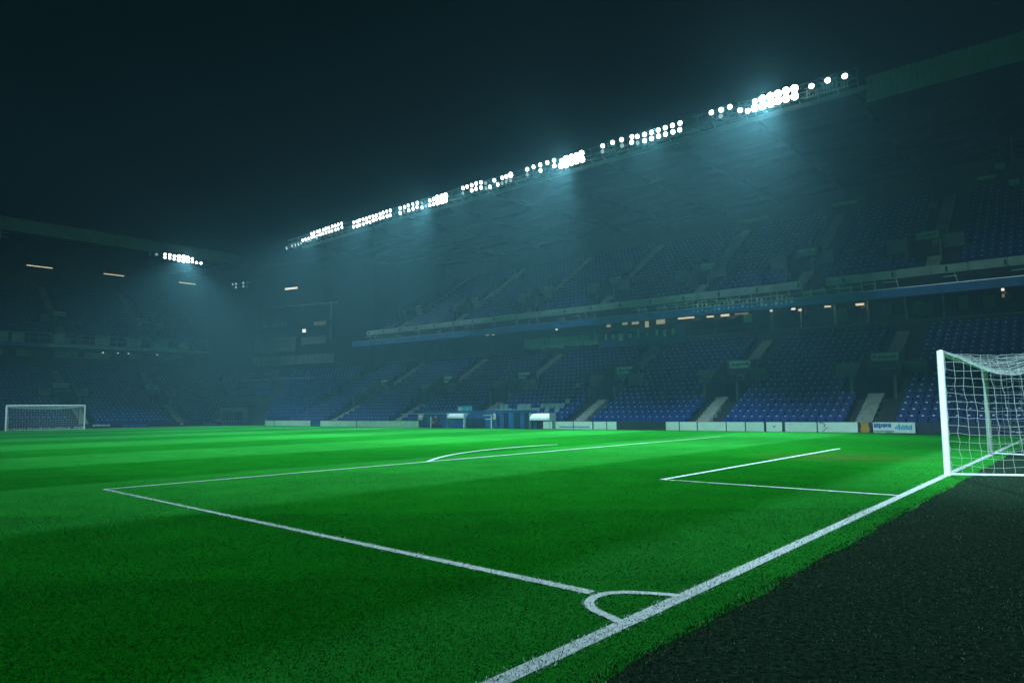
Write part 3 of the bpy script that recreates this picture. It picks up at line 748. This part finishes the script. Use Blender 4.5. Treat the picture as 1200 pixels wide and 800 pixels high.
hb(6.46,7.40,'board','small white board with a faint grey emblem', logo)
hb(7.5,8.6,'board2','plain white board touching the emblem board on its dugout side')
hb(8.62,9.78,'board','plain white board second past the emblem board towards the dugouts')
hb(9.8,11.65,'board2','widest plain white board between the emblem board and the second stairs')
hb(11.67,12.86,'board','plain white board directly under the second stairway')
hb(12.88,13.84,'board2','white board touching the black boards on the goal side')
hb(13.86,15.7,'black','black board of the pair on the goal side')
hb(15.72,17.5,'black','black board of the pair on the dugout side')
hb(17.52,18.32,'board','white board touching the black boards on the dugout side')
hb(18.34,19.44,'board2','second white board from the black boards towards the dugouts')
hb(19.5,21.15,'board','white board with a thin blue text stripe that ends in plain white', stripe('ink_blue',-.98,.75,.14,.19,True))
hb(21.17,22.8,'board2','white board with thin blue stripe starting near a dark mark', stripe('ink_blue',-.5,.98,.14,.19,True))
hb(23.05,23.95,'board','narrow white board beside the white shelter over dark recess')
hb(37.9,47.2,'board2','long white board between the pale coated person and the next board', h=.60)
hb(47.25,53.6,'board','long white board before the gap towards the corner tunnel', h=.60)
hb(55.4,62.9,'board2','long white board past the gap, close to the corner tunnel', h=.63)
hb(62.95,65.0,'board','short white board touching the corner tunnel', h=.63)
hb(-3.6,-.2,'dark_blue','navy board between the sponsor board and near goal post', h=.57)
hb(-7.2,-3.65,'dark_blue','navy board with pale marks seen through the near goal net', squiggle('ink_white',6,.1,.16), h=.57)
hb(-11.5,-7.25,'dark_blue','plain navy board farthest behind the near goal net', h=.57)
# boards in front of the end stand
def he(s0, s1, m, label, marks=None, h=.46): return hoarding(F, RZ_F, s0, s1, h, m, label, marks, group='boards below the end stand')
he(-11,-4.2,'black','black board behind the cut-off second goal')
he(-4.15,1.9,'black','black board with white scraps of text behind the far goal', squiggle('ink_white',8,.05,.16,-.85,.9))
he(1.95,3.3,'black','small black board with two lines of white text just past the far goal', squiggle('ink_white',8,.05,.2))
he(3.35,6.1,'black','black board with a bold white line of text', squiggle('ink_white',8,.22,.36,-.6,.6))
he(6.15,10.2,'dark_blue','navy board with faint blue marks under the end stand seats', squiggle('ink_blue',8,.1,.3,-.6,.6))
he(10.25,14.3,'black','black board with one white square below the end stand stairs', stripe('ink_white',.5,.68,.18,.36))
he(14.35,18.5,'black','black board with small grey marks nearest the corner tunnel', squiggle('steel',4,.1,.25,-.2,.6))

# ------------------------------------------------------------------ dugout area
dug = empty('dugout', tuple(L(28,-.02)), RZ_L, 'long blue dugout wall with dark door bays below the white seat letters', 'dugout')
fd = lambda a, b_, c: (-(a-28), b_, c)
b = MB(fd); b.box(24.9, 37.8, .45, .6, 0, 1.45); b.build('back_wall', 'blue_wall', dug)
for (s0_, s1_, mm) in ((25.2,25.9,'dark_blue'),(25.95,26.4,'blue_wall'),(26.45,27.0,'dark_blue'),(27.05,27.6,'blue_band'),(27.65,28.0,'dark_blue'),(28.05,28.55,'blue_wall')):
    b = MB(fd); b.box(s0_, s1_, .25, .44, .02, 1.25+random.uniform(-.03,.03)); b.build('door', mm, dug)
b = MB(fd); b.box(32.2, 36.4, .2, .44, .02, 1.0); b.build('side_panel', 'blue_wall', dug)
b = MB(fd); b.box(30.3, 32.1, .1, .44, .02, .82); b.build('bench_front', 'dark_blue', dug)
b = MB(fd)
b.bar((29.3,.1,0),(29.3,.1,1.0),.035,6); b.bar((29.3,.1,.75),(30.0,.1,.75),.025,5); b.bar((29.0,.1,1.1),(30.2,.1,1.05),.02,5); b.bar((32.4,.05,0),(32.4,.05,.8),.03,6); b.bar((36.5,.1,0),(36.5,.1,.95),.04,6)
b.build('post', 'white_metal', dug)
b = MB(fd); b.box(24.7,28.6,.38,.46,1.46,1.52); b.box(32,41,.38,.46,1.2,1.26); b.build('rail', 'steel', dug)
def shelter(s0, s1, z0, z1, m, label):
    c = L((s0+s1)/2, 0, 0); w = (s1-s0)/2
    r = empty('shelter', (c.x, c.y, 0), RZ_L, label, 'shelter', 'small rounded shelters by the dugout')
    b = MB(); prof = []
    n = 8
    for i in range(n+1):
        a = math.pi/2*i/n; prof.append((.55-.6*math.sin(a)*1.0, z0+(z1-z0)*math.cos(a)))
    prof = [(.7, z0), (.7, z1)]+prof
    b.prism(prof, -w, w); o = b.build('hood', m, r)
    for e0, e1 in ((-w-.03,-w),(w,w+.03)): e = MB(); e.box(e0,e1,-.06,.72,0,z1+.02); e.build('side_panel', 'pale_panel', r)
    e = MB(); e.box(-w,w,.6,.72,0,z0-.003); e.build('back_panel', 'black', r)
    e = MB(); e.box(-w*.9,w*.9,.2,.55,.3,.38); e.build('bench', 'dark_blue', r)
shelter(23.3,25.2,.66,1.18,'board','white rounded shelter over a dark recess on the goal side of dugout')
shelter(32.3,34.3,.82,1.25,'sign','cream rounded shelter below the teal sign')
sg_ = empty('sign', tuple(L(32.9,.9)), RZ_L, 'teal sign standing above the cream shelter', 'sign')
b = MB(); b.box(-1.1,.6,0,.06,1.35,1.85); b.build('panel', 'teal_sign', sg_)
b = MB(); b.box(-.98,-.55,-.01,-.001,1.45,1.75); b.box(.05,.2,-.01,-.001,1.45,1.7); b.build('lettering', 'ink_white', sg_)
b = MB(); b.bar((-1,.03,0),(-1,.03,1.35),.03,5); b.bar((.5,.03,0),(.5,.03,1.35),.03,5); b.build('post', 'steel', sg_)

# tunnel in the corner
tn = F(19.2, -1.5, 0); tun = empty('tunnel_shelter', (tn.x, tn.y, 0), math.atan2(-.25, 1), 'open fronted tunnel shelter with a pale lintel at the pitch corner', 'tunnel')
b = MB(); b.box(-2.0,2.0,0,3.2,1.75,2.25); b.build('lintel', 'vom', tun)
for e0, e1 in ((-2.0,-1.75),(1.2,2.0)): b = MB(); b.box(e0,e1,.05,3.1,0,1.745); b.build('side_wall', 'concrete', tun)
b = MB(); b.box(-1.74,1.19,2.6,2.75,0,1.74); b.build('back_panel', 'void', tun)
b = MB()
for i in range(8): b.bar((-1.9+i*.42,-.15,0),(-1.9+i*.42,-.15,.5+random.uniform(0,.15)),.035,5)
b.bar((-1.9,-.15,.48),(1.1,-.15,.48),.025,5); b.build('railing', 'steel', tun)
b = MB(); b.prism([(.0,0),(2.2,0),(2.2,1.6),(1.2,1.35),(.0,.55)], -3.3, -2.05); b.build('ramp_wall', 'concrete', tun)
b = MB(); b.box(-4.6,-3.5,0,.3,0,.85); b.box(-4.6,-3.9,-.05,-.003,.9-.5,.8); b.build('cabinet', 'vom', tun)
b = MB(); b.box(1.25,1.9,-.06,.04,.1,.9); b.build('blue_panel', 'blue_wall', tun)

# ------------------------------------------------------------------ people
def person(loc, rz, joints, cloth, legs, label, scale=1.0):
    """joints: {name:(x,y,z,r)}; links joined by a skin surface"""
    links = [('hip','chest'),('chest','neck'),('neck','head'),('chest','shl'),('shl','ell'),('ell','hal'),('chest','shr'),('shr','elr'),('elr','har'),
             ('hip','hpl'),('hpl','knl'),('knl','anl'),('anl','tol'),('hip','hpr'),('hpr','knr'),('knr','anr'),('anr','tor')]
    names = list(joints); me = bpy.data.meshes.new('person'); me.from_pydata([joints[n][:3] for n in names], [(names.index(a), names.index(b)) for a, b in links], [])
    o = bpy.data.objects.new('person', me); COL.objects.link(o)
    md = o.modifiers.new('skin', 'SKIN'); 
    for i, n in enumerate(names):
        v = me.skin_vertices[0].data[i]; v.radius = (joints[n][3],)*2; v.use_root = n == 'hip'
    ss = o.modifiers.new('sub', 'SUBSURF'); ss.levels = 2; ss.render_levels = 2
    bpy.context.view_layer.update()
    m2 = bpy.data.meshes.new_from_object(o.evaluated_get(bpy.context.evaluated_depsgraph_get())); o.modifiers.clear(); o.data = m2
    for k in (cloth, legs, 'skin', 'hair'): m2.materials.append(M[k])
    hd = Vector(joints['head'][:3]); hip = joints['hip'][2]; hands = [Vector(joints[k][:3]) for k in ('hal','har')]
    for p in m2.polygons:
        c = p.center; p.use_smooth = True
        if (c-hd).length < joints['head'][3]*1.7: p.material_index = 3 if (c.z > hd.z+.05 or c.y > hd.y+.05) else 2
        elif min((c-h).length for h in hands) < .09: p.material_index = 2
        elif c.z < hip+.02 and not (abs(c.x) > .26 and c.z > hip-.2): p.material_index = 1
        else: p.material_index = 0
    o.location = loc; o.rotation_euler = (0,0,rz); o.scale = (scale,)*3
    return tag(o, label, 'person')
sit = dict(hip=(0,.1,.50,.16), chest=(0,.12,.95,.17), neck=(0,.10,1.14,.06), head=(0,.06,1.30,.105), shl=(-.2,.12,1.05,.07), ell=(-.26,.0,.78,.05), hal=(-.14,-.28,.66,.045),
           shr=(.2,.12,1.05,.07), elr=(.26,.0,.78,.05), har=(.14,-.28,.66,.045), hpl=(-.11,.05,.48,.10), knl=(-.14,-.38,.50,.075), anl=(-.14,-.36,.08,.05), tol=(-.14,-.52,.03,.035),
           hpr=(.11,.05,.48,.10), knr=(.14,-.38,.50,.075), anr=(.14,-.36,.08,.05), tor=(.14,-.52,.03,.035))
stand = dict(hip=(0,0,.92,.15), chest=(0,.02,1.32,.16), neck=(0,0,1.50,.06), head=(0,-.02,1.64,.105), shl=(-.2,0,1.42,.07), ell=(-.27,.02,1.12,.05), hal=(-.12,-.2,1.05,.045),
             shr=(.2,0,1.42,.07), elr=(.28,.02,1.12,.05), har=(.22,-.12,.88,.045), hpl=(-.1,0,.86,.10), knl=(-.12,-.03,.48,.07), anl=(-.13,.02,.08,.05), tol=(-.14,-.14,.03,.035),
             hpr=(.1,0,.86,.10), knr=(.11,-.02,.48,.07), anr=(.12,.03,.08,.05), tor=(.13,-.13,.03,.035))
person(tuple(L(35.6,-.25)), RZ_L+.2, sit, 'dark_cloth', 'black', 'person in dark red top sitting in front of the blue dugout panel', .8)
b = MB(); c = L(35.6,-.20); st_ = empty('bench', (c.x, c.y, 0), RZ_L, 'short dark bench under the sitting person', 'bench')
b.box(-.5,.5,0,.30,.24,.28); b.build('seat', 'black', st_)
for x in (-.45,.41): b = MB(); b.box(x,x+.04,.02,.28,0,.238); b.build('leg', 'black', st_)
person(tuple(L(28.75,-.15)), RZ_L-.5, stand, 'light_cloth', 'navy_cloth', 'person in a pale jacket standing beside the blue dugout doors', .78)
person(tuple(L(37.65,-.15)), RZ_L+.7, stand, 'light_cloth', 'navy_cloth', 'person in pale coat standing at the end of the long white board', .72)

# ------------------------------------------------------------------ goals
def goal(origin, ax, back, width, label, cell, cord, depth=1.7, taper=.75, group='goals'):
    """ax: along the goal line, back: away from the pitch"""
    rz = math.atan2(ax.y, ax.x); sgn = 1 if Vector((-ax.y, ax.x, 0)).dot(back) > 0 else -1
    r = empty('football_goal', tuple(origin), rz, label, 'goal', group)
    f = lambda a, b_, c: (a, sgn*b_, c)
    H, w, pr = 2.44, width/2, .062
    for sd in (-1, 1): b = MB(f); b.bar((sd*w,0,0),(sd*w,0,H+pr*.6),pr,16); b.build('post', 'white_metal', r)
    b = MB(f); b.bar((-w+pr*.8,0,H),(w-pr*.8,0,H),pr*.96,16); b.build('crossbar', 'white_metal', r)
    b = MB(f); bl = (-w+taper, depth, .03); br = (w-taper, depth, .03)
    b.bar((-w,.05,.03),bl,.022,8); b.bar((w,.05,.03),br,.022,8); b.bar(bl,br,.022,8); b.build('ground_bar', 'white_metal', r)
    b = MB(f); tdep = depth*.86
    tl = Vector((-w+taper*.5, tdep, 2.36)); tr = Vector((w-taper*.5, tdep, 2.36))
    for p in (tl, tr): b.bar(tuple(p), (p.x, tdep+1.6, 2.9), .006, 4); b.bar((p.x, tdep+1.6, 0), (p.x, tdep+1.6, 2.95), .03, 8)
    b.build('net_pole', 'frame', r)
    net = MB(f)
    def grid(fn, nu, nv):
        P = [[fn(i/nu, j/nv) for j in range(nv+1)] for i in range(nu+1)]
        for i in range(nu+1):
            for j in range(nv+1):
                if i < nu: net.bar(P[i][j], P[i+1][j], cord, 4)
                if j < nv: net.bar(P[i][j], P[i][j+1], cord, 4)
    def lerp(a, c, k): return tuple(a[q]+(c[q]-a[q])*k for q in range(3))
    def wob(p, k=.02): return (p[0]+random.uniform(-k,k), p[1]+random.uniform(-k,k), p[2]+random.uniform(-k,k)*.7)
    nW = int(width/cell); nH = int(2.4/cell); nD = int(depth/cell)
    def side(sd):
        def fn(i, j):
            a = lerp((sd*w,.06,.05),(sd*w,.06,H-.03),j); c = lerp((sd*(w-taper),depth,.05),(sd*(w-taper*.5),tdep,2.36),j)
            p = lerp(a, c, i); sag = .10*math.sin(math.pi*i)*math.sin(math.pi*j)
            return wob((p[0]-sd*sag, p[1], p[2]-.04*math.sin(math.pi*i)))
        return fn
    grid(side(-1), nD, nH); grid(side(1), nD, nH)
    grid(lambda i, j: wob((lerp((-w+taper,depth,.05),(w-taper,depth,.05),i)[0]*(1+.04*j), depth+(tdep-depth)*j-.18*math.sin(math.pi*j)*math.sin(math.pi*i), .05+2.31*j-.05*j*math.sin(math.pi*i))), nW, nH)
    def top(i, j):
        x = -w+2*w*i; x2 = x*(w-taper*.5)/w; sag = .30*math.sin(math.pi*j)*(.35+.65*math.sin(math.pi*i))
        return wob((x+(x2-x)*j, .05+(tdep-.05)*j, H+(2.36-H)*j-sag))
    grid(top, nW, nD+1)
    n = net.build('net', 'net', r)
    return r
goal(GC, UG, -VG, 7.46, 'large white goal with square mesh net standing on the near goal line', .16, .0030)
FG = Vector((-46.15, 64.6, 0)); FAX = Vector((.755,.655,0)).normalized()
goal(FG, FAX, Vector((-FAX.y, FAX.x, 0)), 6.35, 'small looking white goal far across the pitch below the end stand', .24, .008, depth=1.6, taper=.3)
goal(FG-FAX*6.9+VG*.4, FAX, Vector((-FAX.y, FAX.x, 0)), 6.0, 'second white goal cut off by the photo edge beside the far goal', .3, .008, depth=1.2, taper=.3)

# ------------------------------------------------------------------ haze, sky, camera
b = MB(); b.box(-108,66,-24,130,-1.2,27.5); hz = b.build('haze', 'void'); hz['kind'] = 'stuff'
hm = bpy.data.materials.new('haze'); hm.use_nodes = True; nt = hm.node_tree; nt.nodes.clear()
out = nt.nodes.new('ShaderNodeOutputMaterial'); pv = nt.nodes.new('ShaderNodeVolumePrincipled')
pv.inputs['Color'].default_value = (.38, .86, 1.0, 1); pv.inputs['Density'].default_value = .00125; pv.inputs['Anisotropy'].default_value = .06
nt.links.new(pv.outputs['Volume'], out.inputs['Volume'])
hz.data.materials.clear(); hz.data.materials.append(hm)

w = bpy.data.worlds.new('World'); SC.world = w; w.use_nodes = True
bg = w.node_tree.nodes['Background']; bg.inputs['Color'].default_value = (.05, .22, .28, 1); bg.inputs['Strength'].default_value = .004

cd = bpy.data.cameras.new('camera'); co = bpy.data.objects.new('camera', cd); COL.objects.link(co)
cd.sensor_width = 36; cd.lens = 36*762/1200; cd.shift_y = 21.8/1200; cd.clip_end = 1000; cd.clip_start = .05
p, rl = R(4.5), R(.63)
fw = Vector((0, math.cos(p), math.sin(p))); r0 = Vector((1,0,0)); u0 = Vector((0,-math.sin(p), math.cos(p)))
ri = r0*math.cos(rl)-u0*math.sin(rl); up = u0*math.cos(rl)+r0*math.sin(rl)
mw = Matrix((ri, up, -fw)).transposed().to_4x4(); mw.translation = cam; co.matrix_world = mw
SC.camera = co
SC.render.engine = 'CYCLES'
cy = SC.cycles
cy.use_denoising = True
try: cy.denoiser = 'OPENIMAGEDENOISE'
except Exception: pass
cy.max_bounces = 5; cy.diffuse_bounces = 3; cy.glossy_bounces = 2; cy.volume_bounces = 0; cy.transmission_bounces = 1
cy.sample_clamp_indirect = 4.0; cy.caustics_reflective = False; cy.caustics_refractive = False
cy.use_light_tree = True
vs = SC.view_settings; vs.view_transform = 'Standard'; vs.look = 'None'; vs.exposure = -1.15; vs.gamma = 1.0; vs.use_curve_mapping = False
